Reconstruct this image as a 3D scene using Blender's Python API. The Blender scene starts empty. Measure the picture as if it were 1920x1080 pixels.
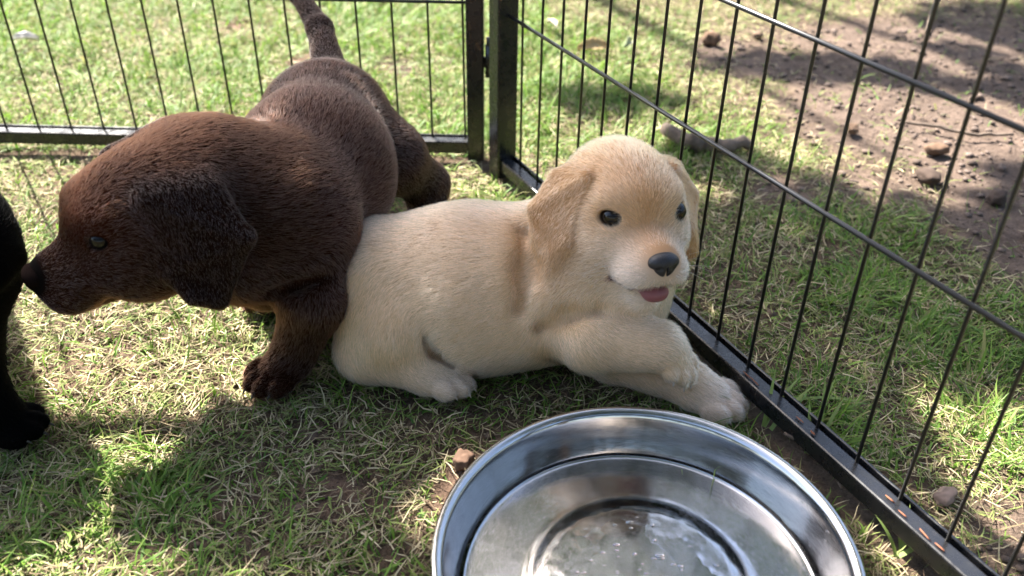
import bpy, math, random, os
import numpy as np
from mathutils import Matrix, Vector

rng = np.random.default_rng(7)
random.seed(7)
R = math.radians
scene = bpy.context.scene
COL = scene.collection
FUR = not os.environ.get('NOFUR')
GRASS = not os.environ.get('NOGRASS')

# ------------------------------------------------------------------ camera
FPX = 1683.0; TH = R(34.37); PH = R(0.99); CH = .45
r0 = np.array([1, 0, 0.]); u0 = np.array([0, math.sin(TH), math.cos(TH)]); FW = np.array([0, math.cos(TH), -math.sin(TH)])
CR = math.cos(PH) * r0 + math.sin(PH) * u0; CU = math.cos(PH) * u0 - math.sin(PH) * r0; CC = np.array([0, 0, CH])
cam_d = bpy.data.cameras.new('camera'); cam = bpy.data.objects.new('camera', cam_d); COL.objects.link(cam)
cam_d.sensor_width = 36; cam_d.lens = FPX / 1920 * 36; cam_d.clip_start = .02; cam_d.clip_end = 500
cam.matrix_world = Matrix(((CR[0], CU[0], -FW[0], CC[0]), (CR[1], CU[1], -FW[1], CC[1]), (CR[2], CU[2], -FW[2], CC[2]), (0, 0, 0, 1)))
cam_d.dof.use_dof = True; cam_d.dof.focus_distance = .66; cam_d.dof.aperture_fstop = 6.3
scene.camera = cam

# ------------------------------------------------------------------ sky, sun, exposure
SUN = np.array([-.56, .83, 0.]); SUN /= np.linalg.norm(SUN)
ELEV = R(48.5)
S = np.array([SUN[0] * math.cos(ELEV), SUN[1] * math.cos(ELEV), math.sin(ELEV)])
world = bpy.data.worlds.new('World'); scene.world = world; world.use_nodes = True
wn = world.node_tree.nodes; wl = world.node_tree.links
sky = wn.new('ShaderNodeTexSky'); sky.sky_type = 'NISHITA'; sky.sun_disc = False
sky.sun_elevation = ELEV; sky.sun_rotation = math.atan2(SUN[0], SUN[1])
sky.air_density = 1.0; sky.dust_density = 2.5; sky.ozone_density = 1.0
bg = wn['Background']; bg.inputs['Strength'].default_value = .10
wl.new(sky.outputs[0], bg.inputs[0])
sun_d = bpy.data.lights.new('sun', 'SUN'); sun_d.energy = 5.0; sun_d.angle = R(.53); sun_d.color = (1, .95, .87)
sun = bpy.data.objects.new('sun', sun_d); COL.objects.link(sun)
sun.rotation_euler = Vector(-S).to_track_quat('-Z', 'Y').to_euler(); sun.location = (-2, 4, 5)
vs = scene.view_settings
vs.view_transform = 'Standard'; vs.look = 'None'; vs.exposure = 2.65; vs.gamma = 1; vs.use_curve_mapping = False
try:
    scene.cycles_curves.shape = 'RIBBONS'; scene.cycles_curves.subdivisions = 2
except Exception: pass
scene.cycles.max_bounces = 8; scene.cycles.transparent_max_bounces = 8
scene.cycles.caustics_refractive = True
scene.cycles.sample_clamp_indirect = 6

# ------------------------------------------------------------------ helpers
def ray(px, py): return FW + CR * (px - 960) / FPX - CU * (py - 540) / FPX
def atd(px, py, d): return CC + ray(px, py) * d
def atz(px, py, z=0.):
    v = ray(px, py); return CC + v * (z - CH) / v[2]
def nrm(v): v = np.asarray(v, float); return v / np.linalg.norm(v)

def tag(o, label=None, cat=None, group=None, kind=None):
    if label: o['label'] = label
    if cat: o['category'] = cat
    if group: o['group'] = group
    if kind: o['kind'] = kind
    return o
def empty(name, loc):
    o = bpy.data.objects.new(name, None); COL.objects.link(o); o.location = loc; o.empty_display_size = .02
    return o
def put(name, me, parent=None, mat=None, smooth=True):
    o = bpy.data.objects.new(name, me); COL.objects.link(o)
    if mat is not None and not me.materials: me.materials.append(mat)
    if parent is not None: o.parent = parent
    if smooth: me.polygons.foreach_set('use_smooth', np.ones(len(me.polygons), bool))
    return o
def mesh(name, v, f, mat=None, smooth=True):
    me = bpy.data.meshes.new(name)
    me.from_pydata([tuple(map(float, p)) for p in v], [], [tuple(map(int, q)) for q in f])
    if mat is not None: me.materials.append(mat)
    if smooth: me.polygons.foreach_set('use_smooth', np.ones(len(me.polygons), bool))
    me.update(); return me
def mesh_np(name, v, f, mat=None, smooth=True):
    """v (n,3), f (m,k) regular polygons, or a list of such arrays"""
    fl = f if isinstance(f, list) else [f]
    me = bpy.data.meshes.new(name); me.vertices.add(len(v)); me.vertices.foreach_set('co', np.asarray(v, np.float32).ravel())
    nl = sum(a.size for a in fl); npoly = sum(len(a) for a in fl)
    me.loops.add(nl); me.loops.foreach_set('vertex_index', np.concatenate([a.ravel() for a in fl]).astype(np.int32))
    me.polygons.add(npoly)
    tot = np.concatenate([np.full(len(a), a.shape[1]) for a in fl]).astype(np.int32)
    me.polygons.foreach_set('loop_start', np.concatenate([[0], np.cumsum(tot)[:-1]]).astype(np.int32))
    if smooth: me.polygons.foreach_set('use_smooth', np.ones(npoly, bool))
    me.update(calc_edges=True); me.validate()
    if mat is not None: me.materials.append(mat)
    return me
def vcol(me, col, name='col'):
    a = me.attributes.new(name, 'FLOAT_COLOR', 'POINT')
    a.data.foreach_set('color', np.c_[col, np.ones(len(col))].astype(np.float32).ravel())

def lattice(seed):
    g = np.random.default_rng(seed); return g.random((32, 32, 32))
LAT = lattice(3)
def vnoise(p, freq=1.0, off=0.0):
    p = np.asarray(p, float) * freq + off + 100.
    if p.shape[1] == 2: p = np.c_[p, np.full(len(p), .5 + off)]
    i = np.floor(p).astype(int); f = p - i; f = f * f * (3 - 2 * f); i %= 32; j = (i + 1) % 32
    def L(a, b, c): return LAT[a, b, c]
    x0, y0, z0 = i.T; x1, y1, z1 = j.T; fx, fy, fz = f.T
    a = L(x0, y0, z0) * (1 - fx) + L(x1, y0, z0) * fx; b = L(x0, y1, z0) * (1 - fx) + L(x1, y1, z0) * fx
    c = L(x0, y0, z1) * (1 - fx) + L(x1, y0, z1) * fx; d = L(x0, y1, z1) * (1 - fx) + L(x1, y1, z1) * fx
    return (a * (1 - fy) + b * fy) * (1 - fz) + (c * (1 - fy) + d * fy) * fz
def fbm(p, freq=1.0, oct=3, off=0.):
    t = 0; a = 1; s = 0
    for k in range(oct): t = t + a * vnoise(p, freq * 2 ** k, off + 7.3 * k); s += a; a *= .5
    return t / s
def sstep(a, b, x): t = np.clip((x - a) / (b - a), 0, 1); return t * t * (3 - 2 * t)

# ------------------------------------------------------------------ materials
def mat(name, color=(.5, .5, .5), rough=.6, metal=0., spec=.5, **kw):
    m = bpy.data.materials.new(name); m.use_nodes = True
    b = m.node_tree.nodes['Principled BSDF']
    b.inputs['Base Color'].default_value = (*color, 1); b.inputs['Roughness'].default_value = rough
    b.inputs['Metallic'].default_value = metal; b.inputs['Specular IOR Level'].default_value = spec
    for k, v in kw.items():
        b.inputs[k.replace('_', ' ')].default_value = v
    return m, m.node_tree.nodes, m.node_tree.links, b
def N(nodes, t, **kw):
    n = nodes.new(t)
    for k, v in kw.items(): setattr(n, k, v)
    return n
def ramp(nodes, stops):
    n = nodes.new('ShaderNodeValToRGB'); e = n.color_ramp.elements
    while len(e) < len(stops): e.new(.5)
    for x, (p, c) in zip(e, stops): x.position = p; x.color = (*c, 1)
    return n
def noise(nodes, scale, detail=4, rough=.6):
    n = nodes.new('ShaderNodeTexNoise'); n.inputs['Scale'].default_value = scale; n.inputs['Detail'].default_value = detail; n.inputs['Roughness'].default_value = rough
    return n
def bump(nodes, links, b, src, strength, dist):
    n = nodes.new('ShaderNodeBump'); n.inputs['Strength'].default_value = strength; n.inputs['Distance'].default_value = dist
    links.new(src, n.inputs['Height']); links.new(n.outputs[0], b.inputs['Normal']); return n

def soil_mat():
    m, n, l, b = mat('soil', rough=.95, spec=.15)
    tc = N(n, 'ShaderNodeTexCoord'); at = N(n, 'ShaderNodeAttribute', attribute_name='col')
    n1 = noise(n, 60, 6, .7); n2 = noise(n, 420, 4, .7)
    for q in (n1, n2): l.new(tc.outputs['Object'], q.inputs['Vector'])
    rp = ramp(n, [(.28, (.45, .42, .40)), (.5, (.95, .93, .9)), (.75, (1.45, 1.4, 1.35))]); l.new(n1.outputs[0], rp.inputs[0])
    rp2 = ramp(n, [(.25, (.55, .53, .5)), (.6, (1.1, 1.08, 1.05))]); l.new(n2.outputs[0], rp2.inputs[0])
    m1 = N(n, 'ShaderNodeMixRGB', blend_type='MULTIPLY'); m1.inputs[0].default_value = 1
    m2 = N(n, 'ShaderNodeMixRGB', blend_type='MULTIPLY'); m2.inputs[0].default_value = 1
    l.new(at.outputs['Color'], m1.inputs[1]); l.new(rp.outputs[0], m1.inputs[2]); l.new(m1.outputs[0], m2.inputs[1]); l.new(rp2.outputs[0], m2.inputs[2])
    l.new(m2.outputs[0], b.inputs['Base Color'])
    ad = N(n, 'ShaderNodeMath', operation='ADD'); l.new(n1.outputs[0], ad.inputs[0]); l.new(n2.outputs[0], ad.inputs[1])
    bump(n, l, b, ad.outputs[0], .9, .004)
    return m
def attr_mat(name, rough=.6, spec=.3, transl=0., sheen=0.):
    m, n, l, b = mat(name, rough=rough, spec=spec)
    at = N(n, 'ShaderNodeAttribute', attribute_name='col'); l.new(at.outputs['Color'], b.inputs['Base Color'])
    if sheen:
        b.inputs['Sheen Weight'].default_value = sheen; b.inputs['Sheen Roughness'].default_value = .4
    if transl:
        t = N(n, 'ShaderNodeBsdfTranslucent'); l.new(at.outputs['Color'], t.inputs[0])
        mx = N(n, 'ShaderNodeMixShader'); mx.inputs[0].default_value = transl
        out = n['Material Output']; l.new(b.outputs[0], mx.inputs[1]); l.new(t.outputs[0], mx.inputs[2]); l.new(mx.outputs[0], out.inputs[0])
    return m
M = {}
M['soil'] = soil_mat()
M['grass'] = attr_mat('grass_blade', .55, .35, .35)
M['straw'] = attr_mat('dead_grass', .7, .25, .2)
M['clod'] = attr_mat('clod', .95, .15)
M['skin'] = attr_mat('skin', .85, .03)
def fur_mat(name, rough, spec, transl):
    return attr_mat(name, rough, spec, transl)
M['fur'] = fur_mat('fur', .5, .35, .3)
M['black_fur'] = fur_mat('black_fur', .6, .05, 0.)
def hair_mat(name):
    m = bpy.data.materials.new(name); m.use_nodes = True; n = m.node_tree.nodes; l = m.node_tree.links
    h = n.new('ShaderNodeBsdfHairPrincipled'); h.model = 'CHIANG'; h.parametrization = 'COLOR'
    h.inputs['Roughness'].default_value = .38; h.inputs['Radial Roughness'].default_value = .5; h.inputs['Coat'].default_value = .0
    at = N(n, 'ShaderNodeAttribute', attribute_name='col'); l.new(at.outputs['Color'], h.inputs['Color']); l.new(h.outputs[0], n['Material Output'].inputs[0]); return m
M['dark_fur'] = hair_mat('dark_fur'); M['pale_fur'] = hair_mat('pale_fur')
def fence_mat():
    m, n, l, b = mat('black_enamel', (.012, .012, .013), .28, 0., .5)
    tc = N(n, 'ShaderNodeTexCoord'); q = noise(n, 90, 5, .7); l.new(tc.outputs['Object'], q.inputs['Vector'])
    rp = ramp(n, [(.35, (.18,) * 3), (.7, (.42,) * 3)]); l.new(q.outputs[0], rp.inputs[0]); l.new(rp.outputs[0], b.inputs['Roughness'])
    q2 = noise(n, 25, 6, .75); l.new(tc.outputs['Object'], q2.inputs['Vector'])
    rc = ramp(n, [(.58, (.010, .010, .011)), (.8, (.04, .034, .03))]); l.new(q2.outputs[0], rc.inputs[0]); l.new(rc.outputs[0], b.inputs['Base Color'])
    return m
M['enamel'] = fence_mat()
M['wire'] = mat('black_wire', (.012, .011, .011), .3, 0, .5)[0]
M['rust'] = mat('orange_flake', (.22, .075, .032), .8)[0]
def steel():
    m, n, l, b = mat('stainless_steel', (.41, .398, .385), .13, 1.)
    tc = N(n, 'ShaderNodeTexCoord'); sp = N(n, 'ShaderNodeSeparateXYZ'); l.new(tc.outputs['Object'], sp.inputs[0])
    ln = N(n, 'ShaderNodeVectorMath', operation='LENGTH')
    cx = N(n, 'ShaderNodeCombineXYZ'); l.new(sp.outputs[0], cx.inputs[0]); l.new(sp.outputs[1], cx.inputs[1]); l.new(cx.outputs[0], ln.inputs[0])
    an = N(n, 'ShaderNodeMath', operation='ARCTAN2'); l.new(sp.outputs[1], an.inputs[0]); l.new(sp.outputs[0], an.inputs[1])
    an2 = N(n, 'ShaderNodeMath', operation='MULTIPLY'); l.new(an.outputs[0], an2.inputs[0]); an2.inputs[1].default_value = .012
    cv = N(n, 'ShaderNodeCombineXYZ'); l.new(ln.outputs['Value'], cv.inputs[0]); l.new(an2.outputs[0], cv.inputs[1]); l.new(sp.outputs[2], cv.inputs[2])
    q = noise(n, 1400, 3, .6); l.new(cv.outputs[0], q.inputs['Vector'])
    rp = ramp(n, [(.3, (.07,) * 3), (.75, (.2,) * 3)]); l.new(q.outputs[0], rp.inputs[0]); l.new(rp.outputs[0], b.inputs['Roughness'])
    q2 = noise(n, 14, 3, .5); l.new(tc.outputs['Object'], q2.inputs['Vector'])
    ad = N(n, 'ShaderNodeMath', operation='MULTIPLY_ADD'); l.new(q.outputs[0], ad.inputs[0]); ad.inputs[1].default_value = .012; l.new(q2.outputs[0], ad.inputs[2])
    bump(n, l, b, ad.outputs[0], .35, .0016)
    return m
M['steel'] = steel()
def water_mat():
    m, n, l, b = mat('water', (1, 1, 1), 0., 0., .5, Transmission_Weight=1., IOR=1.33)
    tc = N(n, 'ShaderNodeTexCoord'); q = noise(n, 45, 3, .5); l.new(tc.outputs['Object'], q.inputs['Vector']); bump(n, l, b, q.outputs[0], .25, .001)
    return m
M['water'] = water_mat()
M['dark_eye'] = mat('dark_eye', (.006, .005, .005), .08, 0, .2)[0]
M['eye'] = mat('eye', (.010, .006, .004), .09, 0, .35)[0]
def nose_mat():
    m, n, l, b = mat('wet_nose', (.014, .012, .013), .42, 0, .45)
    tc = N(n, 'ShaderNodeTexCoord'); q = N(n, 'ShaderNodeTexVoronoi'); q.inputs['Scale'].default_value = 1100; l.new(tc.outputs['Object'], q.inputs['Vector'])
    bump(n, l, b, q.outputs['Distance'], .35, .0006); return m
M['nose'] = nose_mat()
M['brown_nose'] = mat('brown_nose', (.006, .004, .0036), .8, 0, .0)[0]
M['tongue'] = mat('tongue', (.24, .08, .085), .45, 0, .4, Subsurface_Weight=.2, Subsurface_Radius=(.004, .001, .001))[0]
M['mouth'] = mat('mouth', (.05, .02, .02), .6)[0]
M['claw'] = mat('claw', (.5, .4, .33), .4)[0]
M['dark_claw'] = mat('dark_claw', (.03, .024, .02), .4)[0]
M['whisker'] = mat('whisker', (.6, .52, .45), .5)[0]
def bark():
    m, n, l, b = mat('bark', (.14, .1, .07), .9)
    tc = N(n, 'ShaderNodeTexCoord'); q = noise(n, 30, 6, .7); l.new(tc.outputs['Object'], q.inputs['Vector'])
    rp = ramp(n, [(.3, (.05, .036, .027)), (.7, (.2, .145, .105))]); l.new(q.outputs[0], rp.inputs[0]); l.new(rp.outputs[0], b.inputs['Base Color'])
    bump(n, l, b, q.outputs[0], .8, .006); return m
M['bark'] = bark()
M['leaf'] = attr_mat('leaf', .5, .4, .22)

# ------------------------------------------------------------------ ground
FA = np.array([.262, .3604]); FD = nrm([-.4676, .884])           # foot line of the right-hand panel
def side(p): return (p[:, 0] - FA[0]) * FD[1] - (p[:, 1] - FA[1]) * FD[0]      # > 0 outside the pen on the right
def gz(p):
    """gentle unevenness of the lawn"""
    w = sstep(.02, .12, np.abs(side(p))) * .6 + .4
    return (fbm(p, 9, 3) - .5) * .010 * w - .004
def blobs(p, L):
    t = np.zeros(len(p))
    for cx, cy, rx, ry, a in L: t = np.maximum(t, a * np.exp(-(((p[:, 0] - cx) / rx) ** 2 + ((p[:, 1] - cy) / ry) ** 2) ** 1.5))
    return t
SAND = [(.53, .78, .12, .17, 1), (.40, .88, .10, .08, .65), (.50, .60, .08, .08, .6), (-.11, .41, .05, .03, .6), (-.14, .455, .03, .04, .5), (.62, .76, .17, .2, .75), (.8, 1.1, .3, .4, .9), (.47, 1.06, .17, .17, 1), (.66, .98, .22, .3, .85), (.62, 1.33, .25, .13, .9), (.34, 1.25, .1, .1, .7), (.52, .78, .12, .14, .75),
        (.29, .86, .05, .06, .6), (.9, .9, .35, .5, .9), (.36, .36, .09, .07, .8), (.44, .5, .1, .06, .5), (-.02, .42, .035, .045, .85), (.19, .37, .025, .1, .6),
        (-.16, .41, .06, .04, .35), (-.33, .53, .06, .05, .45), (-.28, .77, .07, .04, .35), (.04, .88, .06, .03, .5), (-.17, 1.2, .05, .06, .6), (-.42, 1.36, .06, .05, .5), (-.3, 1.22, .05, .05, .4)]
TUFT = [(.37, .6, .06, .06, 1), (.30, .67, .07, .05, .8), (.45, .62, .07, .05, .8), (.36, .48, .05, .04, .8), (.46, 1.13, .05, .05, .9), (.03, .8, .07, .06, .9), (.2, 1.0, .1, .1, .5), (.1, 1.12, .1, .1, .9),
        (.05, 1.3, .12, .12, .8), (.15, .47, .04, .03, .9), (.23, .5, .03, .05, .8), (-.25, .42, .05, .04, .5), (-.35, .36, .07, .04, .7), (-.17, .62, .05, .05, .6), (-.06, .56, .08, .04, .9), (.34, .8, .08, .06, .5), (.28, .9, .06, .05, .4),(.1,.95,.06,.06,.6)]
def bare(p): return np.clip(blobs(p, SAND) * 1.15 + (fbm(p, 14, 2, 5.) - .5) * .7 + (side(p) > .45) * .2, 0, 1)
def lush(p):
    back = sstep(.86, .98, p[:, 1]) * (p[:, 0] < .05)
    return np.clip(blobs(p, TUFT) + back * .55 + (fbm(p, 11, 3, 2.) - .5) * 1.1, 0, 1)
def soil_col(p):
    bs = bare(p)[:, None]; out = (side(p) > 0)[:, None]
    sand = np.array([.135, .101, .083]); dark = np.array([.10, .072, .05]); red = np.array([.16, .105, .078])
    return (dark * (1 - bs) + (sand * out + red * (1 - out)) * bs) * (.8 + .5 * fbm(p, 6, 3, 9.)[:, None])
xs = np.concatenate([[-120, -40, -12, -5, -2.4], np.arange(-1.3, 1.41, .011), [2.5, 5, 12, 40, 120]])
ys = np.concatenate([[-120, -40, -12, -4, -1], np.arange(-.1, 2.0, .011), [2.6, 4, 8, 20, 60, 160]])
GX, GY = np.meshgrid(xs, ys, indexing='ij'); gp = np.c_[GX.ravel(), GY.ravel()]
zz = gz(gp) + bare(gp) * (fbm(gp, 40, 3, 1.) - .45) * .014
far = np.maximum(np.abs(gp[:, 0]) - 1.4, np.maximum(gp[:, 1] - 2.0, -gp[:, 1] - .1)); zz = np.where(far > 0, -.004, zz)
i = np.arange(len(xs) * len(ys)).reshape(len(xs), len(ys))
gf = np.stack([i[:-1, :-1], i[1:, :-1], i[1:, 1:], i[:-1, 1:]], -1).reshape(-1, 4)
gme = mesh_np('ground', np.c_[gp, zz], gf, M['soil']); vcol(gme, soil_col(gp))
tag(put('ground', gme), 'worn lawn with bare reddish soil', None, None, 'structure')

BC = np.array([.0784, .337]); BR = .122      # bowl
def free(p):
    """no blade roots inside the bowl or under the panel rails"""
    a = np.hypot(p[:, 0] - BC[0], p[:, 1] - BC[1]) > BR - .012
    s = side(p); t = (p - FA) @ FD
    b = ~((np.abs(s + .004) < .012) & (t < .63) & (t > -.2))
    c = ~((np.abs(p[:, 1] - .914) < .011) & (p[:, 0] < -.03))
    return a & b & c

def blades(name, p, L, W, head, elev, curl, col, material, tipfade=.25, z0=None, seg=3):
    """tapered, curled blades in one mesh"""
    n = len(p); t = np.linspace(0, 1, seg + 1)
    d = np.c_[np.cos(head), np.sin(head)]; sd = np.c_[-d[:, 1], d[:, 0]]
    base = gz(p) if z0 is None else z0
    V = []; cen = np.zeros((n, 3)); cen[:, :2] = p; cen[:, 2] = base
    hv = head.copy()
    wid = [1., .92, .62, .0] if seg == 3 else [1., .8, .0]
    tw = rng.normal(0, .5, n)
    for k in range(seg + 1):
        w = W * wid[k] * .5
        sx = np.c_[-np.sin(hv) * np.cos(tw), np.cos(hv) * np.cos(tw), np.sin(tw)]
        if k < seg: V.append(cen - sx * w[:, None]); V.append(cen + sx * w[:, None])
        else: V.append(cen.copy())
        e = elev - curl * (k / seg)
        st = L / seg
        cen = cen + np.c_[np.cos(hv) * np.cos(e), np.sin(hv) * np.cos(e), np.sin(e)] * st[:, None]
        cen[:, 2] = np.maximum(cen[:, 2], base - .001)
        hv = hv + rng.normal(0, .25, n)
    nv = 2 * seg + 1
    V = np.stack(V, 1).reshape(-1, 3)
    o = np.arange(n)[:, None] * nv
    quads = [o + np.array([[2 * k, 2 * k + 2, 2 * k + 3, 2 * k + 1]]) for k in range(seg - 1)]
    tris = o + np.array([[2 * seg - 2, 2 * seg, 2 * seg - 1]])
    me = mesh_np(name, V, [np.concatenate(quads), tris], material)
    tt = np.repeat(np.arange(seg + 1) / seg, [2] * seg + [1])
    c = np.repeat(col[:, None, :], nv, 1); dry = np.array([.34, .26, .12])
    f = (tt ** 2 * tipfade)[None, :, None]; c = c * (1 - f) + dry * f
    vcol(me, c.reshape(-1, 3)); return me

def scatter(n, x0, x1, y0, y1): return np.c_[rng.uniform(x0, x1, n), rng.uniform(y0, y1, n)]
def mixc(a, b, t): return np.array(a) * (1 - t[:, None]) + np.array(b) * t[:, None]
if GRASS:
    # living grass, in small tufts
    p = scatter(520000, -1.1, 1.15, .12, 1.75)
    lu = lush(p); ba = bare(p); dens = np.clip(.30 + 1.1 * lu, 0, 1) * (1 - .93 * sstep(.3, .65, ba)) * np.where(p[:, 1] > 1.0, .7, 1) * np.where(side(p) > .5, .35, 1)
    k = (rng.random(len(p)) < dens * .85) & free(p); p = p[k]; lu = lu[k]
    p = p + (vnoise(p, 120, 1.)[:, None] - .5) * .012
    p = p[free(p)]; lu = lush(p); n = len(p)
    tallness = .55 + .75 * lu
    broad = np.where(rng.random(n) < .07, 1.9, 1.)
    L = rng.lognormal(math.log(.019), .38, n).clip(.008, .05) * tallness; W = broad * rng.uniform(.0007, .0019, n) * (1 + .25 * sstep(.9, 1.4, p[:, 1]))
    hd = fbm(p, 18, 2, 4.) * 14 + rng.normal(0, 1.0, n); el = np.clip(rng.normal(.62, .38, n), .03, 1.4); cu = rng.normal(1.0, .6, n)
    t1 = rng.random(n); c = mixc((.06, .15, .016), (.17, .30, .035), t1); yl = (rng.random(n) < .15)
    c[yl] = mixc((.2, .22, .06), (.3, .27, .11), rng.random(yl.sum()))
    tag(put('grass', blades('grass', p, L, W, hd, el, cu, c, M['grass'])), 'short trampled green grass of the lawn', 'grass', None, 'stuff')
    # dead, matted grass lying on the soil
    p = scatter(560000, -1.1, 1.15, .12, 1.75)
    ba = bare(p); dens = (1 - (.86 + .1 * (side(p) > 0)) * sstep(.35, .8, ba)) * np.where(p[:, 1] > 1.0, .7, 1) * (.45 + .9 * sstep(.3, .6, fbm(p, 9, 3, 12.)))
    dens = dens * np.where(side(p) > 0, .75, 1)
    k = (rng.random(len(p)) < dens * .55) & free(p); p = p[k]; n = len(p)
    L = rng.uniform(.007, .024, n); W = rng.uniform(.0005, .0013, n)
    hd = fbm(p, 25, 2, 14.) * 16 + rng.normal(0, 1.2, n); el = np.abs(rng.normal(.10, .2, n)); cu = rng.normal(.5, .9, n)
    c = mixc((.19, .14, .075), (.52, .44, .27), rng.random(n)); g = rng.random(n) < .42; c[g] = mixc((.11, .15, .035), (.28, .31, .10), rng.random(g.sum()))
    g = rng.random(n) < .12; c[g] = mixc((.08, .05, .03), (.15, .1, .06), rng.random(g.sum()))
    z0 = gz(p) + rng.uniform(0, .006, n)
    tag(put('dead_grass', blades('dead_grass', p, L, W, hd, el, cu, c, M['straw'], 0., z0)), 'matted straw coloured dead grass on the soil', 'dead grass', None, 'stuff')
    # sparse ring around, beyond the frame
    p = scatter(60000, -3.2, 3.2, -1.5, 4.2); k = ~((p[:, 0] > -1.1) & (p[:, 0] < 1.15) & (p[:, 1] > .12) & (p[:, 1] < 1.75)); p = p[k]; n = len(p)
    c = mixc((.055, .115, .018), (.28, .25, .09), rng.random(n))
    z0 = np.full(n, -.004)
    tag(put('outer_grass', blades('outer_grass', p, rng.uniform(.03, .06, n), rng.uniform(.003, .006, n), rng.uniform(0, 6.3, n), rng.normal(.5, .3, n), rng.normal(.5, .4, n), c, M['grass'], .25, z0, 2)), 'lawn grass further out', 'grass', None, 'stuff')

def rock_mesh(seed, sub=2, jag=.35):
    import bmesh
    bm = bmesh.new(); bmesh.ops.create_icosphere(bm, subdivisions=sub, radius=1)
    v = np.array([x.co[:] for x in bm.verts]); f = np.array([[x.index for x in q.verts] for q in bm.faces]); bm.free()
    v = np.sign(v) * np.abs(v) ** .8; v = v * (1 - jag * .8 + jag * fbm(v, 2.1, 3, seed * 3.7)[:, None] * 1.7); return v, f
if GRASS:
    # crumbs of soil
    p = scatter(26000, -.8, 1.1, .15, 1.7); k = (rng.random(len(p)) < .06 + .9 * sstep(.3, .8, bare(p))) & free(p); p = p[k]; n = len(p)
    prot = [rock_mesh(s, 1, .7) for s in range(6)]; VV = []; FF = []; CCl = []; o = 0; zc = gz(p) + bare(p) * (fbm(p, 40, 3, 1.) - .45) * .014
    sc = rng.lognormal(math.log(.0016), .6, n).clip(.0009, .0055); pc = soil_col(p)
    for q in range(n):
        v, f = prot[q % 6]; a = rng.uniform(0, 6.3); Rz = np.array([[math.cos(a), -math.sin(a), 0], [math.sin(a), math.cos(a), 0], [0, 0, 1]])
        VV.append((v * [1, .8, .5] @ Rz.T) * sc[q] + [p[q, 0], p[q, 1], zc[q] + sc[q] * .3]); FF.append(f + o); o += len(v); CCl.append(np.repeat(pc[q:q + 1] * rng.uniform(.6, 1.15), len(v), 0))
    me = mesh_np('soil_crumbs', np.concatenate(VV), np.concatenate(FF), M['clod'], False); vcol(me, np.concatenate(CCl))
    tag(put('soil_crumbs', me, smooth=False), 'small crumbs and clods of dry soil on the bare ground', 'soil', None, 'stuff')

# ------------------------------------------------------------------ wire pen
def tube(pts, rad, n=8, cap=True):
    pts = np.asarray(pts, float); rad = np.broadcast_to(rad, len(pts)); V = []; F = []
    up = np.array([0, 0, 1.])
    prev = None
    for k in range(len(pts)):
        t = nrm(pts[min(k + 1, len(pts) - 1)] - pts[max(k - 1, 0)])
        if prev is None: a = np.cross(t, up if abs(t[2]) < .9 else np.array([1., 0, 0]))
        else: a = prev - t * (prev @ t)
        a = nrm(a); prev = a; b = np.cross(t, a)
        for j in range(n): V.append(pts[k] + rad[k] * (a * math.cos(2 * math.pi * j / n) + b * math.sin(2 * math.pi * j / n)))
    for k in range(len(pts) - 1):
        for j in range(n): F.append((k * n + j, k * n + (j + 1) % n, (k + 1) * n + (j + 1) % n, (k + 1) * n + j))
    if cap: F.append(tuple(range(n))[::-1]); F.append(tuple(range((len(pts) - 1) * n, len(pts) * n)))
    return V, F
def bevel_bar(sx, sy, sz, b=.0015):
    """box with rounded edges along its long x axis, centred"""
    y, z = sy / 2, sz / 2; sec = [(-y + b, -z), (y - b, -z), (y - b * .3, -z + b * .3), (y, -z + b), (y, z - b), (y - b * .3, z - b * .3), (y - b, z), (-y + b, z), (-y + b * .3, z - b * .3), (-y, z - b), (-y, -z + b), (-y + b * .3, -z + b * .3)]
    V = [(x, a, c) for x in (-sx / 2, sx / 2) for a, c in sec]; n = len(sec)
    F = [(j, (j + 1) % n, n + (j + 1) % n, n + j) for j in range(n)] + [tuple(range(n))[::-1], tuple(range(n, 2 * n))]
    return V, F
HT = .62
def panel(name, label, origin, direc, length, wires, rod_z, inner, pw=.0185):
    """origin: foot of the corner post; direc: along the panel; inner: +1/-1 side of local y that faces into the pen"""
    root = empty(name, (origin[0], origin[1], 0)); ang = math.atan2(direc[1], direc[0]); root.rotation_euler = (0, 0, ang)
    tag(root, label, 'fence panel', 'panels of the wire puppy pen')
    rh = .023
    v, f = bevel_bar(length - 2 * pw - .001, .0130, rh - .0085); me = mesh('bottom_rail', v, f, M['enamel'], False)
    for nm, z in (('bottom_rail', rh / 2 + .00425), ('top_rail', HT - rh / 2)):
        o = put(nm, me, root, smooth=False); o.location = (length / 2, .0022 * inner, z)
    v, f = bevel_bar(length - 2 * pw - .001, .0025, .008, .0008); me = mesh('lip', v, f, M['enamel'], False)
    o = put('lip', me, root, smooth=False); o.location = (length / 2, -.0085 * inner, rh - .003)
    v, f = bevel_bar(HT, pw, pw, .002); me = mesh('post', [(c, b, a) for a, b, c in v], [q[::-1] for q in f], M['enamel'], False)
    for x in (pw / 2, length - pw / 2):
        o = put('post', me, root, smooth=False); o.location = (x, .001 * inner, HT / 2 + .001)
    v, f = tube([(0, 0, rh - .006), (0, 0, HT - .02)], .00125, 8); me = mesh('wire', v, f, M['wire'])
    for x in wires:
        o = put('wire', me, root); o.location = (x, -.0035 * inner, 0)
        o.rotation_euler = (rng.normal(0, .0015), rng.normal(0, .002), 0)
    v, f = tube([(pw, 0, 0), (length - pw, 0, 0)], .0017, 8); me = mesh('cross_rod', v, f, M['wire'])
    for z in rod_z:
        o = put('cross_rod', me, root); o.location = (0, -.0035 * inner + .0028 * inner, z)
    return root
WS = .0368
LP = np.array([-.0335, .9165]); LD = nrm([-1, .012]); LLEN = .62
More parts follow.
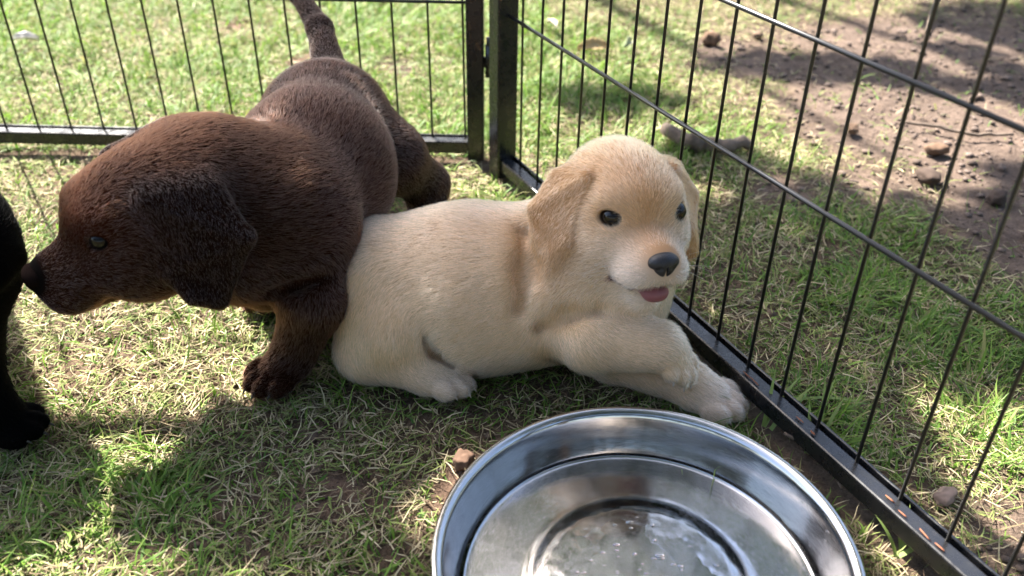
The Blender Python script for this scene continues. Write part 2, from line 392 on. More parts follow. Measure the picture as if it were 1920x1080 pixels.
left_panel = panel('wire_fence_panel', 'black wire fence panel across the back with sunny lawn behind it', LP, LD, LLEN,
                   [.0213 + WS * k for k in range(0, 16) if .0213 + WS * k < LLEN - .025], (.1735, .273, .373, .473), +1)
RP = FA + FD * .597; RD = -FD; RLEN = .70
right_panel = panel('wire_fence_panel', 'black wire fence panel running diagonally beside the steel bowl', RP, RD, RLEN,
                    [.597 - (WS * k + .001) for k in range(15, -4, -1)], (.1752, .274, .374, .474), -1, .0225)
# hinge that hooks the two posts together
hr = left_panel
v, f = tube([(0, 0, 0), (0, 0, .034)], .0048, 10); o = put('hinge', mesh('hinge', v, f, M['enamel']), hr); o.location = (-.006, .006, .098)
v, f = tube([(0, 0, 0), (0, 0, .012)], .0034, 10); put('hinge_pin', mesh('hinge_pin', v, f, M['wire']), o).location = (0, 0, .030)
v, f = bevel_bar(.016, .003, .012, .0008); o2 = put('hinge', mesh('hinge_plate', v, f, M['enamel'], False), hr, smooth=False); o2.location = (-.005, .002, .112)
v, f = tube([(0, 0, 0), (0, 0, .034)], .0048, 10); o = put('hinge', mesh('hinge', v, f, M['enamel']), hr); o.location = (-.007, .004, .48)
# orange flecks stuck on the right rail
for k, (px, py, ln) in enumerate([(1400, 702, .010), (1416, 716, .012), (1500, 787, .008), (1524, 812, .005), (1668, 935, .009), (1693, 964, .008), (1735, 1003, .012), (1762, 1025, .008)]):
    q = atz(px, py, .0242); v, f = rock_mesh(k + 3, 1, .8); v = v * [ln / 2, .0006, .0004]; a = math.atan2(RD[1], RD[0]) + random.uniform(-.15, .15)
    o = put('dried_petal', mesh('dried_petal', v, f, M['rust'])); o.location = q; o.rotation_euler = (0, 0, a)
    tag(o, 'tiny orange dried petal fleck lying on the black bottom rail', 'petal', 'orange flecks on the bottom rail')

# ------------------------------------------------------------------ steel bowl
def lathe(prof, n=128):
    V = []; F = []; m = len(prof)
    for k in range(n):
        a = 2 * math.pi * k / n
        for rr, z in prof: V.append((rr * math.cos(a), rr * math.sin(a), z))
    for k in range(n):
        for j in range(m - 1): F.append((k * m + j, ((k + 1) % n) * m + j, ((k + 1) % n) * m + j + 1, k * m + j + 1))
    return V, F
def smooth_prof(P, it=2):
    P = [np.array(q, float) for q in P]
    for _ in range(it):
        Q = [P[0]]
        for a, b in zip(P[:-1], P[1:]): Q += [a * .75 + b * .25, a * .25 + b * .75]
        Q.append(P[-1]); P = Q
    return P
inner = [(.0004, .0114), (.03, .0109), (.053, .0100), (.0580, .0096), (.0615, .0088), (.0650, .0078), (.0690, .0073), (.074, .0072), (.1015, .0072), (.1040, .0075), (.1060, .0088), (.1074, .0125), (.1092, .019),
         (.1140, .036), (.1155, .0385), (.1180, .0400), (.1203, .0401), (.1216, .0390), (.1216, .0376), (.1203, .0366), (.1185, .0368), (.1165, .0365)]
outer = [(.1150, .034), (.1105, .016), (.1085, .005), (.104, .0018), (.095, .0012), (.066, .0012), (.06, .004), (.05, .009), (.0004, .009)]
v, f = lathe(smooth_prof(inner + outer, 2), 160)
bowl = empty('water_bowl', (BC[0], BC[1], .0015)); tag(bowl, 'round shallow stainless steel water bowl in the foreground', 'bowl')
put('pan', mesh('pan', v, f, M['steel']), bowl)
# film of water over the floor and centre disc
nr, na = 90, 200; rr = np.linspace(.0005, .1066, nr); aa = np.arange(na) * 2 * math.pi / na
RRm, AAm = np.meshgrid(rr, aa, indexing='ij'); wp = np.c_[(RRm * np.cos(AAm)).ravel(), (RRm * np.sin(AAm)).ravel()]
ip = smooth_prof(inner, 2); ipr = np.array(ip); cut = int(np.argmax(ipr[:, 0] > .1095))
fz = np.interp(RRm.ravel(), ipr[:cut, 0], ipr[:cut, 1])
fl = fbm(wp, 85, 3, 21.) - .5
lvl = .01055 + .0006 * np.sign(fl) * np.abs(fl * 2) ** .7 + .00012 * np.sin(RRm.ravel() * 420 + fl * 6)
lvl = np.where(RRm.ravel() > .06, .01035 + .00025 * fl, lvl)
top = np.maximum(lvl, fz - .0003)
i = np.arange(nr * na).reshape(nr, na); j = np.roll(i, -1, 1)
wf = np.stack([i[:-1], i[1:], j[1:], j[:-1]], -1).reshape(-1, 4)
wme = mesh_np('water', np.c_[wp, top], wf, M['water']); o = put('water', wme); o.location = (BC[0], BC[1], .0015)
tag(o, 'clear shallow water in the steel bowl', 'water', None, 'stuff')

# droplets clinging to the wall and the dry centre
DV = []; DF = []; o_ = 0
hv = [(math.cos(a) * math.cos(e), math.sin(a) * math.cos(e), math.sin(e)) for e in (-.3, .3, .85) for a in np.linspace(0, 2 * math.pi, 8, endpoint=False)] + [(0, 0, 1)]
hf = [(k * 8 + j, k * 8 + (j + 1) % 8, k * 8 + 8 + (j + 1) % 8, k * 8 + 8 + j) for k in range(2) for j in range(8)]
for q in range(170):
    rr_ = rng.uniform(.004, .05) if q < 80 else rng.uniform(.108, .1135); a = rng.uniform(0, 6.3); z_ = np.interp(rr_, ipr[:cut + 40, 0], ipr[:cut + 40, 1]); s_ = rng.lognormal(math.log(.0008), .4)
    st = rng.uniform(1, 2.6) if q < 80 else 1; DV += [np.array(h_) * s_ * [st, 1, .6] + [rr_ * math.cos(a), rr_ * math.sin(a), z_] for h_ in hv]; DF += [tuple(k + o_ for k in f_) for f_ in hf] + [(16 + j + o_, 16 + (j + 1) % 8 + o_, 24 + o_) for j in range(8)]; o_ += len(hv)
o = put('water_droplets', mesh('water_droplets', DV, DF, M['water'])); o.location = (BC[0], BC[1], .0015); tag(o, 'water droplets clinging to the inside of the steel bowl', 'water', None, 'stuff')

# ------------------------------------------------------------------ implicit modelling for the puppies
class Shape:
    def __init__(s): s.p = []
    def add(s, kind, data, lo, hi, k, flow, col, ln, sub=False): s.p.append(dict(kind=kind, d=data, lo=np.asarray(lo), hi=np.asarray(hi), k=k, flow=nrm(flow), col=np.array(col), ln=ln, sub=sub))
    def rc(s, a, ra, b, rb, k=.02, col=(.5, .5, .5), flow=None, ln=1.):
        a = np.asarray(a, float); b = np.asarray(b, float); m = max(ra, rb)
        s.add('rc', (a, ra, b, rb), np.minimum(a, b) - m, np.maximum(a, b) + m, k, b - a if flow is None else flow, col, ln)
    def el(s, c, r, Rm=None, k=.02, col=(.5, .5, .5), flow=(0, 0, -1), ln=1., sub=False):
        c = np.asarray(c, float); r = np.asarray(r, float); Rm = np.eye(3) if Rm is None else Rm; m = r.max()
        s.add('el', (c, r, Rm), c - m, c + m, k, flow, col, ln, sub)
    def tri(s, a, b, c, rad, k=.01, col=(.5, .5, .5), flow=(0, 0, -1), ln=.6):
        P = np.array([a, b, c], float); s.add('tri', (P, rad), P.min(0) - rad, P.max(0) + rad, k, flow, col, ln)
    @staticmethod
    def dist(q, X):
        if q['kind'] == 'rc':
            a, ra, b, rb = q['d']; ba = b - a; h = np.clip((X - a) @ ba / (ba @ ba + 1e-12), 0, 1)
            return np.linalg.norm(X - a - h[..., None] * ba, axis=-1) - (ra + (rb - ra) * h)
        if q['kind'] == 'el':
            c, r, Rm = q['d']; L = (X - c) @ Rm; k0 = np.linalg.norm(L / r, axis=-1); k1 = np.linalg.norm(L / r ** 2, axis=-1)
            return k0 * (k0 - 1) / np.maximum(k1, 1e-9)
        P, rad = q['d']; a, b, c = P; ba = b - a; cb = c - b; ac = a - c; nn = np.cross(ba, ac)
        pa = X - a; pb = X - b; pc = X - c
        def sd(e, pp): h = np.clip(pp @ e / (e @ e), 0, 1); w = e * h[..., None] - pp; return (w * w).sum(-1)
        ins = np.sign(pa @ np.cross(ba, nn)) + np.sign(pb @ np.cross(cb, nn)) + np.sign(pc @ np.cross(ac, nn)) < 2
        d2 = np.where(ins, np.minimum(np.minimum(sd(ba, pa), sd(cb, pb)), sd(ac, pc)), (pa @ nn) ** 2 / (nn @ nn))
        return np.sqrt(d2) - rad
    def build(s, h):
        lo = np.min([q['lo'] for q in s.p if not q['sub']], 0) - 4 * h; hi = np.max([q['hi'] for q in s.p if not q['sub']], 0) + 4 * h
        n = np.ceil((hi - lo) / h).astype(int) + 1; F = np.full(n, .5, np.float32)
        for q in s.p:
            mg = q['k'] + 4 * h; a = np.maximum(np.floor((q['lo'] - mg - lo) / h).astype(int), 0); b = np.minimum(np.ceil((q['hi'] + mg - lo) / h).astype(int) + 1, n)
            if (b <= a).any(): continue
            ax = [lo[t] + h * np.arange(a[t], b[t]) for t in range(3)]
            X = np.stack(np.meshgrid(*ax, indexing='ij'), -1).astype(np.float32)
            d = s.dist(q, X).astype(np.float32); sl = tuple(slice(a[t], b[t]) for t in range(3)); A = F[sl]; k = q['k']
            if q['sub']:
                hh = np.maximum(k - np.abs(A + d), 0) / k; F[sl] = np.maximum(A, -d) + hh * hh * k * .25
            else:
                hh = np.maximum(k - np.abs(A - d), 0) / k; F[sl] = np.minimum(A, d) - hh * hh * k * .25
        return surface_nets(F, lo, h)
    def hit(s, px, py, d0=.35, d1=1.3):
        d = np.linspace(d0, d1, 1400); X = CC + ray(px, py)[None] * d[:, None]; m = np.full(len(d), 9.)
        for q in s.p:
            if not q['sub']: m = np.minimum(m, s.dist(q, X))
        i = int(np.argmax(m < .0008)); return X[i]
    def groove(s, pix, r=.0035, k=.014, off=.0012):
        P = [s.hit(*q) - nrm(ray(*q)) * off for q in pix]
        for a, b in zip(P[:-1], P[1:]): s.add('rc', (a, r, b, r), np.minimum(a, b) - r, np.maximum(a, b) + r, k, (0, 0, 1), (0, 0, 0), 0, True)
    def attrs(s, V, sharp=.006):
        W = 0; fl = np.zeros((len(V), 3)); co = np.zeros((len(V), 3)); ln = np.zeros(len(V))
        for q in s.p:
            if q['sub']: continue
            w = np.exp(-np.maximum(s.dist(q, V), -.004) / sharp * 1.0); W = W + w
            fl += w[:, None] * q['flow']; co += w[:, None] * q['col']; ln += w * q['ln']
        return fl / np.maximum(np.linalg.norm(fl, axis=1), 1e-9)[:, None], co / W[:, None], ln / W
def surface_nets(F, lo, h):
    ins = F < 0; c = ins[:-1, :-1, :-1].astype(np.int8)
    cnt = np.zeros(np.array(F.shape) - 1, np.int8)
    offs = [(a, b, c2) for a in (0, 1) for b in (0, 1) for c2 in (0, 1)]
    for o in offs: cnt += ins[o[0]:F.shape[0] - 1 + o[0], o[1]:F.shape[1] - 1 + o[1], o[2]:F.shape[2] - 1 + o[2]]
    act = np.argwhere((cnt > 0) & (cnt < 8)); idx = np.full(cnt.shape, -1, np.int32); idx[tuple(act.T)] = np.arange(len(act))
    val = np.stack([F[act[:, 0] + o[0], act[:, 1] + o[1], act[:, 2] + o[2]] for o in offs], 1)
    sm = np.zeros((len(act), 3)); nn = np.zeros(len(act))
    for i in range(8):
        for ax in range(3):
            if offs[i][ax]: continue
            o2 = list(offs[i]); o2[ax] = 1; j = offs.index(tuple(o2)); a = val[:, i]; b = val[:, j]; cr = (a < 0) != (b < 0)
            t = np.where(cr, a / np.where(cr, a - b, 1), 0); p = np.array(offs[i], float)[None] + np.zeros((len(act), 3)); p[:, ax] += t
            sm += p * cr[:, None]; nn += cr
    V = lo + h * (act + sm / nn[:, None]); Q = []
    for ax in range(3):
        u, w = (ax + 1) % 3, (ax + 2) % 3; s0 = [slice(None)] * 3; s1 = [slice(None)] * 3; s0[ax] = slice(0, -1); s1[ax] = slice(1, None)
        A = ins[tuple(s0)]; B = ins[tuple(s1)]
        e = np.argwhere(A != B); e = e[(e[:, u] > 0) & (e[:, w] > 0) & (e[:, u] < F.shape[u] - 1) & (e[:, w] < F.shape[w] - 1)]
        du = np.zeros(3, int); du[u] = 1; dw = np.zeros(3, int); dw[w] = 1
        q = np.stack([idx[tuple((e - du - dw).T)], idx[tuple((e - dw).T)], idx[tuple(e.T)], idx[tuple((e - du).T)]], 1)
        fl = ~A[tuple(e.T)]; q[fl] = q[fl][:, ::-1]; Q.append(q)
    return V, np.concatenate(Q)
def relax(V, Q, it, f=.5):
    e = np.concatenate([Q[:, [0, 1]], Q[:, [1, 2]], Q[:, [2, 3]], Q[:, [3, 0]]]); e = np.concatenate([e, e[:, ::-1]])
    dg = np.bincount(e[:, 0], minlength=len(V)).astype(float)
    for _ in range(it):
        A = np.stack([np.bincount(e[:, 0], V[e[:, 1], k], minlength=len(V)) for k in range(3)], 1) / dg[:, None]
        V = V + f * (A - V)
    return V
def vnormals(V, Q):
    n = np.cross(V[Q[:, 2]] - V[Q[:, 0]], V[Q[:, 3]] - V[Q[:, 1]]); out = np.zeros_like(V)
    for k in range(4):
        for c in range(3): out[:, c] += np.bincount(Q[:, k], n[:, c], minlength=len(V))
    return out / np.maximum(np.linalg.norm(out, axis=1), 1e-12)[:, None]

def frame(fwd, up=(0, 0, 1), roll=0.):
    x = nrm(fwd); y = nrm(np.cross(up, x)); z = np.cross(x, y)
    c, s_ = math.cos(roll), math.sin(roll); y, z = y * c + z * s_, z * c - y * s_
    return np.stack([x, y, z], 1)          # columns: forward, left, up

class Head:
    """puppy head in centimetres: x forward, y left, z up, origin in the skull"""
    def __init__(s, S, o, Rm, sc, C, mouth=0., ear=(0., 0., 0.), eyes=None, er=.70, sink=.62, flat=0.):
        s.o = np.asarray(o, float); s.R = Rm; s.sc = sc * .01; P = s.P; V = s.V; k = s.sc
        bk = -Rm[:, 0]
        def el(c, r, kk, col, fl, ln=1., sub=False): S.el(P(c), np.array(r) * k, Rm, kk * k, col, V(fl), ln, sub)
        el((-.6, 0, .5 - flat * .7), (4.9, 4.15, 4.2 - flat * .9), 1.2, C['top'], (-1, 0, -.1))
        el((1.7, 0, .9 - flat), (3.0, 3.35, 2.9), 1.6, C['top'], (-1, 0, .3), .75)
        for y in (-1, 1):
            el((1.1, 2.35 * y, -1.7), (3.0, 2.2, 2.6), 1.6, C['cheek'], (-1, .3 * y, -.3), .8)
            el((2.9, 1.75 * y, 2.1), (1.0, 1.2, .75), .9, C['brow'], (-.6, .6 * y, .6), .5)
            el((3.2, 1.9*y, -1.2), (1.7, 1.5, 1.2), 1.2, C['cheek'], (-1, .5 * y, -.2), .6)
        S.rc(P((2.6, 0, -.5)), 1.75 * k, P((6.4, 0, -1.15)), 1.25 * k, 1.0 * k, C['bridge'], V((-1, 0, .1)), .4)
        el((4.7, 0, -1.9), (3.0, 2.5, 1.75), 1.0, C['muz'], (-1, 0, -.2), .65)
        for y in (-1, 1): el((5.6, 1.15 * y, -2.4), (1.85, 1.45, 1.4), .5, C['lip'], (-1, .5 * y, -.5), .7)
        jz = -3.55 - .8 * mouth
        S.rc(P((1.2, 0, -3.2)), 1.7 * k, P((5.2, 0, jz)), 1.05 * k, .5 * k, C['chin'], V((-1, 0, -.2)), .6)
        if mouth: el((5.3, 0, -3.2), (3.1, 2.7, .34 * mouth), .25, C['chin'], (1, 0, 0), 0., True)
        for y in (-1, 1):
            if ear[2] is None:
                q = P((-.8, 3.3 * y, 2.6)); w = q + s.R @ np.array([0, 1.3 * y * k, 0])
                S.tri(q, w + [0, 0, -.030], q + [0, -.03, -.035], .45 * k, .3 * k, C['ear'], (0, 0, -1)); S.tri(q, w + [0, 0, -.030], w + [0, .02, -.03], .45 * k, .3 * k, C['ear'], (0, 0, -1))
            if ear[2] is not None:
                ex = ear[0] if y > 0 else ear[1]; fl = ear[2]       # ear set forward / back, flap swung outward
                A = (.9 + ex, 3.3 * y, 2.9); B = (-2.5 + ex + 1.0 * fl, (4.3 + .3 * fl) * y, 2.6 - .2 * fl); Cc = (-3.1 + ex + 1.8 * fl, (6.5 - .35 * fl) * y, -.2 + .2 * fl); D = (-.4 + ex + .7 * fl, (6.0 - .1 * fl) * y, -4.0); E = (1.5 + ex, (4.5 + .1 * fl) * y, -1.3)
                S.rc(P((.4 + ex, 3.1 * y, 2.75)), .55 * k, P((-2.2 + ex + fl, 3.7 * y, 2.5)), .75 * k, .7 * k, C['ear'], V((-.3, .6 * y, -1)), .5)
                D2 = (D[0] + 1.3 * (1 - fl), D[1] - .1 * y, D[2] + .9)
                for t in ((A, B, Cc), (A, Cc, E), (E, Cc, D), (E, D, D2)): S.tri(P(t[0]), P(t[1]), P(t[2]), (.5 + .12 * (1 - fl)) * k, .35 * k, C['ear'], V((.15, .25 * y, -1)), .5)
        s.er = er * k
        s.eyes = [P((3.4, 2.05 * y, .9)) for y in (-1, 1)]
        if eyes:
            for i_, q in eyes.items(): h_ = S.hit(*q); s.eyes[i_] = h_ + nrm(ray(*q)) * s.er * sink
        for e_ in s.eyes:
            dd = nrm(e_ - (s.o + s.R @ (np.array([1.0, 0, .9]) * k))); Re = frame(dd, s.R[:, 2])
            S.el(e_ + dd * s.er * .55, np.array([.9, .80, .50]) * k, Re, .28 * k, C['top'], V((1, 0, 0)), 0., True)
        s.nose_c = P((7.35, 0, -1.0))
    def P(s, c): return s.o + s.R @ (np.asarray(c, float) * s.sc)
    def V(s, c): return s.R @ nrm(c)

def paw(S, c, fwd, up, sc, col, ln=.75, spread=.84, k0=.012):
    Rm = frame(fwd, up); k = sc * .01; claws = []
    S.el(c, np.array([1.9, 1.6, 1.15]) * k, Rm, k0, col, Rm[:, 0], ln)
    for y, x in ((-1.5, 1.05), (-.52, 1.75), (.52, 1.75), (1.5, 1.05)):
        q = c + Rm @ (np.array([x, y * spread * 1.05, -.12]) * k)
        S.el(q, np.array([1.15, .62, .82]) * k, Rm, .0009, col, Rm[:, 0], ln * .7)
        claws.append((q + Rm @ (np.array([.95, 0, -.15]) * k), Rm))
    return claws

def puppy(name, label, S, base, heads, claws, mats, h=.0017, nfur=90000, flen=.006, frad=.00010, tint=None, eye=True, nose_mat=None, tongue=None, spots=None, lift=.35, tuft=.6, claw_mat=None, whisk=False):
    root = empty(name, base); base = np.asarray(base, float)
    V, Q = S.build(h); V = relax(V, Q, 2, .5); Nn = vnormals(V, Q); fl, co, ln = S.attrs(V)
    if spots is not None: co = spots(V, co, heads[0] if heads else None)
    for hd in heads:
        for e in hd.eyes:
            d = np.linalg.norm(V - e, axis=1); w = 1 - sstep(hd.er * 1.0, hd.er * 1.32, d); co = co * (1 - w[:, None]) + np.array(mats['lid']) * w[:, None]; ln = ln * sstep(hd.er * 1.0, hd.er * 1.5, d)
        d = np.linalg.norm((V - hd.nose_c) @ hd.R / (np.array([1.0, 1.35, 1.1]) * hd.sc), axis=1); ln = ln * sstep(.85, 1.15, d)
        if 'nosec' in mats: w = (1 - sstep(1.0, 1.3, d))[:, None]; co = co * (1 - w) + np.array(mats['nosec']) * w
    V0 = V - base
    bme = mesh_np('body', V0, Q, M['skin']); vcol(bme, co * ((.75 if co.mean() > .2 else .5) if FUR else 1)); body = put('body', bme, root)
    tag(root, label, 'puppy', 'puppies in the wire pen')
    if FUR:
        a = np.linalg.norm(np.cross(V[Q[:, 2]] - V[Q[:, 0]], V[Q[:, 3]] - V[Q[:, 1]]), axis=1) * .5
        cl = np.clip(ln[Q].mean(1), 0, 2); w = a * (cl > .04) / np.maximum(cl, .35) ** .5; fi = rng.choice(len(Q), nfur, p=w / w.sum())
        uu = rng.random((nfur, 2)); wt = np.stack([(1 - uu[:, 0]) * (1 - uu[:, 1]), uu[:, 0] * (1 - uu[:, 1]), uu[:, 0] * uu[:, 1], (1 - uu[:, 0]) * uu[:, 1]], 1)
        def ip(A): return (A[Q[fi]] * wt[..., None]).sum(1) if A.ndim == 2 else (A[Q[fi]] * wt).sum(1)
        p = ip(V); n = ip(Nn); n /= np.linalg.norm(n, axis=1)[:, None]; f = ip(fl); c = ip(co); L = ip(ln)
        t = f - n * (f * n).sum(1)[:, None]
        nz = np.stack([fbm(p, 90, 2, 3. + k) - .5 for k in range(3)], 1) + .6 * np.stack([vnoise(p, 330, 8. + k) - .5 for k in range(3)], 1)
        nz -= n * (nz * n).sum(1)[:, None]
        t = t / np.maximum(np.linalg.norm(t, axis=1), .15)[:, None] + tuft * 1.6 * nz + rng.normal(0, .16, (nfur, 3)); t -= n * (t * n).sum(1)[:, None]; t /= np.linalg.norm(t, axis=1)[:, None]
        L = np.clip(L, .12, 3) * flen * rng.uniform(.6, 1.2, nfur); lf = lift * rng.uniform(.6, 1.5, nfur)
        K = 4; pts = np.zeros((nfur, K, 3)); rad = np.zeros((nfur, K))
        for k in range(K):
            s_ = k / (K - 1); pts[:, k] = p - n * .0006 + t * (L * s_)[:, None] + n * (L * lf * (s_ - .45 * s_ * s_) * 1.4)[:, None]; rad[:, k] = frad * (1 - .75 * s_ ** 1.5)
        pts -= base
        cu = bpy.data.hair_curves.new('fur'); cu.add_curves([K] * nfur)
        cu.points.foreach_set('position', pts.astype(np.float32).ravel())
        ra = cu.attributes.get('radius') or cu.attributes.new('radius', 'FLOAT', 'POINT'); ra.data.foreach_set('value', rad.astype(np.float32).ravel())
        cv = np.clip(c * rng.uniform(.62, 1.35, nfur)[:, None] * (1 + .5 * (fbm(p, 60, 2, 31.) - .5))[:, None], 0, 1)
        cv4 = np.repeat(np.c_[cv, np.ones(nfur)][:, None, :], K, 1)
        at = cu.attributes.new('col', 'FLOAT_COLOR', 'POINT'); at.data.foreach_set('color', cv4.astype(np.float32).ravel())
        cu.materials.append(mats['fur'])
        fo = bpy.data.objects.new('fur', cu); COL.objects.link(fo); fo.parent = body; fo['kind'] = 'stuff'
    for hd in heads:
        import bmesh
        for e, y in zip(hd.eyes, (-1, 1)):
            bm = bmesh.new(); bmesh.ops.create_uvsphere(bm, u_segments=24, v_segments=16, radius=hd.er); me = bpy.data.meshes.new('eye'); bm.to_mesh(me); bm.free()
            o = put('eye', me, root, mats.get('eye', M['eye'])); o.location = e - base
        NS = Shape(); k = hd.sc; P = lambda c: np.asarray(c, float) * k
        NS.el(P((0, 0, .08)), P((.72, 1.12, .7)), None, .4 * k); NS.el(P((.12, 0, -.42)), P((.5, .62, .55)), None, .4 * k)
        for y in (-1, 1): NS.el(P((.74, .52 * y, -.16)), P((.24, .22, .15)), None, .15 * k, sub=True); NS.el(P((.5, .98 * y, -.3)), P((.4, .2, .08)), None, .15 * k, sub=True)
        NS.el(P((.75, 0, -.5)), P((.4, .06, .5)), None, .12 * k, sub=True)
        v, q = NS.build(.00055); v = relax(v, q, 2); o = put('nose', mesh_np('nose', v, q, nose_mat or M['nose']), root)
        o.matrix_local = Matrix.Translation(hd.nose_c - base) @ Matrix(hd.R.tolist()).to_4x4()
        if tongue:
            TS = Shape(); TS.el(P((4.2, 0, -3.45)), P((2.2, 1.15, .35)), None, .4 * k); TS.el(P((6.0, 0.15, -3.6)), P((1.1, 1.0, .38)), None, .5 * k); TS.el(P((6.45, .2, -3.9)), P((.55, .85, .5)), None, .5 * k)
            v, q = TS.build(.0008); v = relax(v, q, 2); o = put('tongue', mesh_np('tongue', v, q, M['tongue']), root)
            o.matrix_local = Matrix.Translation(hd.o - base) @ Matrix(hd.R.tolist()).to_4x4()
        if whisk:
            for y in (-1, 1):
                for q in range(7):
                    a = hd.P((5.2 + random.uniform(-.9, .9), 1.9 * y, -2.2 + random.uniform(-.6, .7))); d = hd.V((-.1 + random.uniform(-.5, .5), y, random.uniform(-.35, .35))); g = random.uniform(.018, .03)
                    v, f = tube([a - base, a + d * g * .5 - base, a + d * g + np.array([0, 0, -.003]) - base], [.00011, .00009, .00003], 4); put('whisker', mesh('whisker', v, f, M['whisker']), root)
    for c, Rm in claws:
        v, f = tube([Rm @ np.array(x) + c - base for x in ((-.004, 0, .0006), (0, 0, .0004), (.0028, 0, -.0012), (.0042, 0, -.003))], [.0014, .0012, .0008, .0002], 7)
        put('claw', mesh('claw', v, f, claw_mat or M['claw']), root)
    return root

def tan_spots(V, co, hd):
    L = (V - hd.o) @ hd.R / hd.sc; t = np.exp(-((L[:, 1] / 1.2) ** 2 + ((L[:, 2] - 2.0) / 1.9) ** 2)) * (L[:, 0] > 1)
    t = .75 * t + .5 * np.exp(-((L[:, 1] / 1.3) ** 2 + ((L[:, 2] + .1) / .9) ** 2)) * (L[:, 0] > 4)
    w = np.exp(-((L[:, 1] / 2.6) ** 2 + ((L[:, 2] + 2.9) / 1.3) ** 2)) * (L[:, 0] > 4.5)
    m = fbm(V, 22, 2, 6.)[:, None]; co = co * (.86 + .28 * m)
    co = co * (1 - t[:, None]) + np.array([.52, .27, .12]) * t[:, None]
    q = ((np.abs(L[:, 2] + 3.2) < .36) & (np.abs(L[:, 1]) < 2.5) & (L[:, 0] > 2.2) & (L[:, 0] < 7.6))[:, None]; co = np.where(q, np.array([.07, .03, .028]), co)
    return co * (1 - .5 * w[:, None]) + np.array([.70, .58, .49]) * .5 * w[:, None]
# ---- yellow puppy lying down
def yellow():
    S_ = Shape()
    body = (.68, .445, .255); back = (.62, .40, .24); pale = (.73, .52, .335); leg = (.69, .46, .28)
    C = dict(top=(.63, .345, .165), cheek=(.69, .49, .325), brow=(.66, .44, .275), bridge=(.57, .31, .155), muz=(.66, .48, .34), lip=(.72, .57, .45), chin=(.67, .51, .37), ear=(.52, .265, .115))
    pel = atz(714, 518, .055); mid = atz(880, 532, .057); che = atz(1040, 528, .064)
    fl = (-1, -.1, -.25)
    S_.rc(pel, .046, mid, .0560, .03, back, fl); S_.rc(mid, .0560, che, .0525, .03, back, fl)
    S_.el(atz(880, 580, .045), (.07, .045, .045), None, .03, pale, fl)
    # near hind leg: thigh, shank and long foot on the grass
    th = pel + [-.006, -.028, .004]; kn = atz(738, 612, .044)
    S_.rc(th, .037, kn, .031, .016, body, (-.2, -.3, -1)); hock = atz(690, 655, .022)
    S_.rc(kn, .028, hock, .023, .012, leg, (.3, -.3, -1)); f1 = atz(795, 694, .018)
    S_.rc(hock, .0215, f1, .0165, .012, leg, None, .7)
    cl = []
    cl += paw(S_, atz(820, 704, .0135), f1 - hock + np.array([.01, -.004, 0]), (0, .15, 1), 1.0, (.66, .50, .37))
    # far hind leg tucked behind
    S_.rc(pel + [0, .03, -.015], .04, pel + [.03, .05, -.03], .025, .02, body, fl)
    # shoulders, chest, neck
    hd_o = atd(1163, 388, .645)
    HR = frame((.30, -.93, .10), roll=-.05)
    H = Head(S_, hd_o, HR, .99, C, 1.5, (.3, .3, 1.), {0: (1147, 405), 1: (1268, 396)})
    S_.rc(che, .052, atz(1120, 520, .075), .044, .03, body, fl); S_.rc(atz(1080, 480, .085), .044, hd_o - HR[:, 0] * .03 + [0, .01, -.02], .034, .02, body, (-.5, .3, -.8), 1.15)
    S_.rc(atz(1110, 540, .068), .040, atz(1160, 500, .085), .036, .025, pale, (-.2, -.2, -1), 1.1)
    S_.el(atz(1150, 580, .05), (.034, .034, .036), None, .025, pale, (0, -.2, -1), 1.1)
    # near foreleg crossing over the far one
    sh = atz(1050, 570, .058); elb = atz(1110, 628, .054)
    S_.rc(sh, .038, elb, .026, .010, body, (.3, -.2, -1)); wr = atz(1232, 648, .056)
    S_.rc(elb, .026, wr, .0185, .006, leg, None, .8)
    cl += paw(S_, atz(1262, 662, .049), (.40, -.60, -.50), (.5, -.3, .75), .88, leg, k0=.008)
    # far foreleg lying beneath
    e2 = atz(1150, 655, .030); w2 = atz(1285, 715, .020)
    S_.rc(che + [.03, .0, -.02], .036, e2, .024, .008, leg, None); S_.rc(e2, .023, w2, .0165, .004, leg, None, .7)
    cl += paw(S_, atz(1322, 738, .0145), w2 - e2 + np.array([.008, -.004, 0]), (0, 0, 1), 1.08, (.64, .46, .33))
    S_.groove([(779, 490), (787, 550), (797, 610), (808, 652)], .0012, .009, .0004)
    S_.groove([(797, 628), (816, 655), (846, 678)], .0055, .006, .0)
    S_.groove([(985, 440), (988, 500), (975, 575)], .0015, .02, .0)
    S_.groove([(1010, 612), (1060, 590), (1120, 582)], .0025, .012, .0)
    # tail
    S_.rc(pel + [-.035, .01, 0], .02, pel + [-.075, .05, -.02], .012, .015, body, None)
    return puppy('puppy', 'cream yellow puppy lying on the grass with its tongue out', S_, (mid[0], mid[1], 0), [H], cl,
                 dict(lid=(.05, .03, .025), fur=M['pale_fur']), nfur=260000, flen=.0072, frad=.000085, tongue=True, spots=tan_spots, lift=.42, tuft=.17, whisk=True)
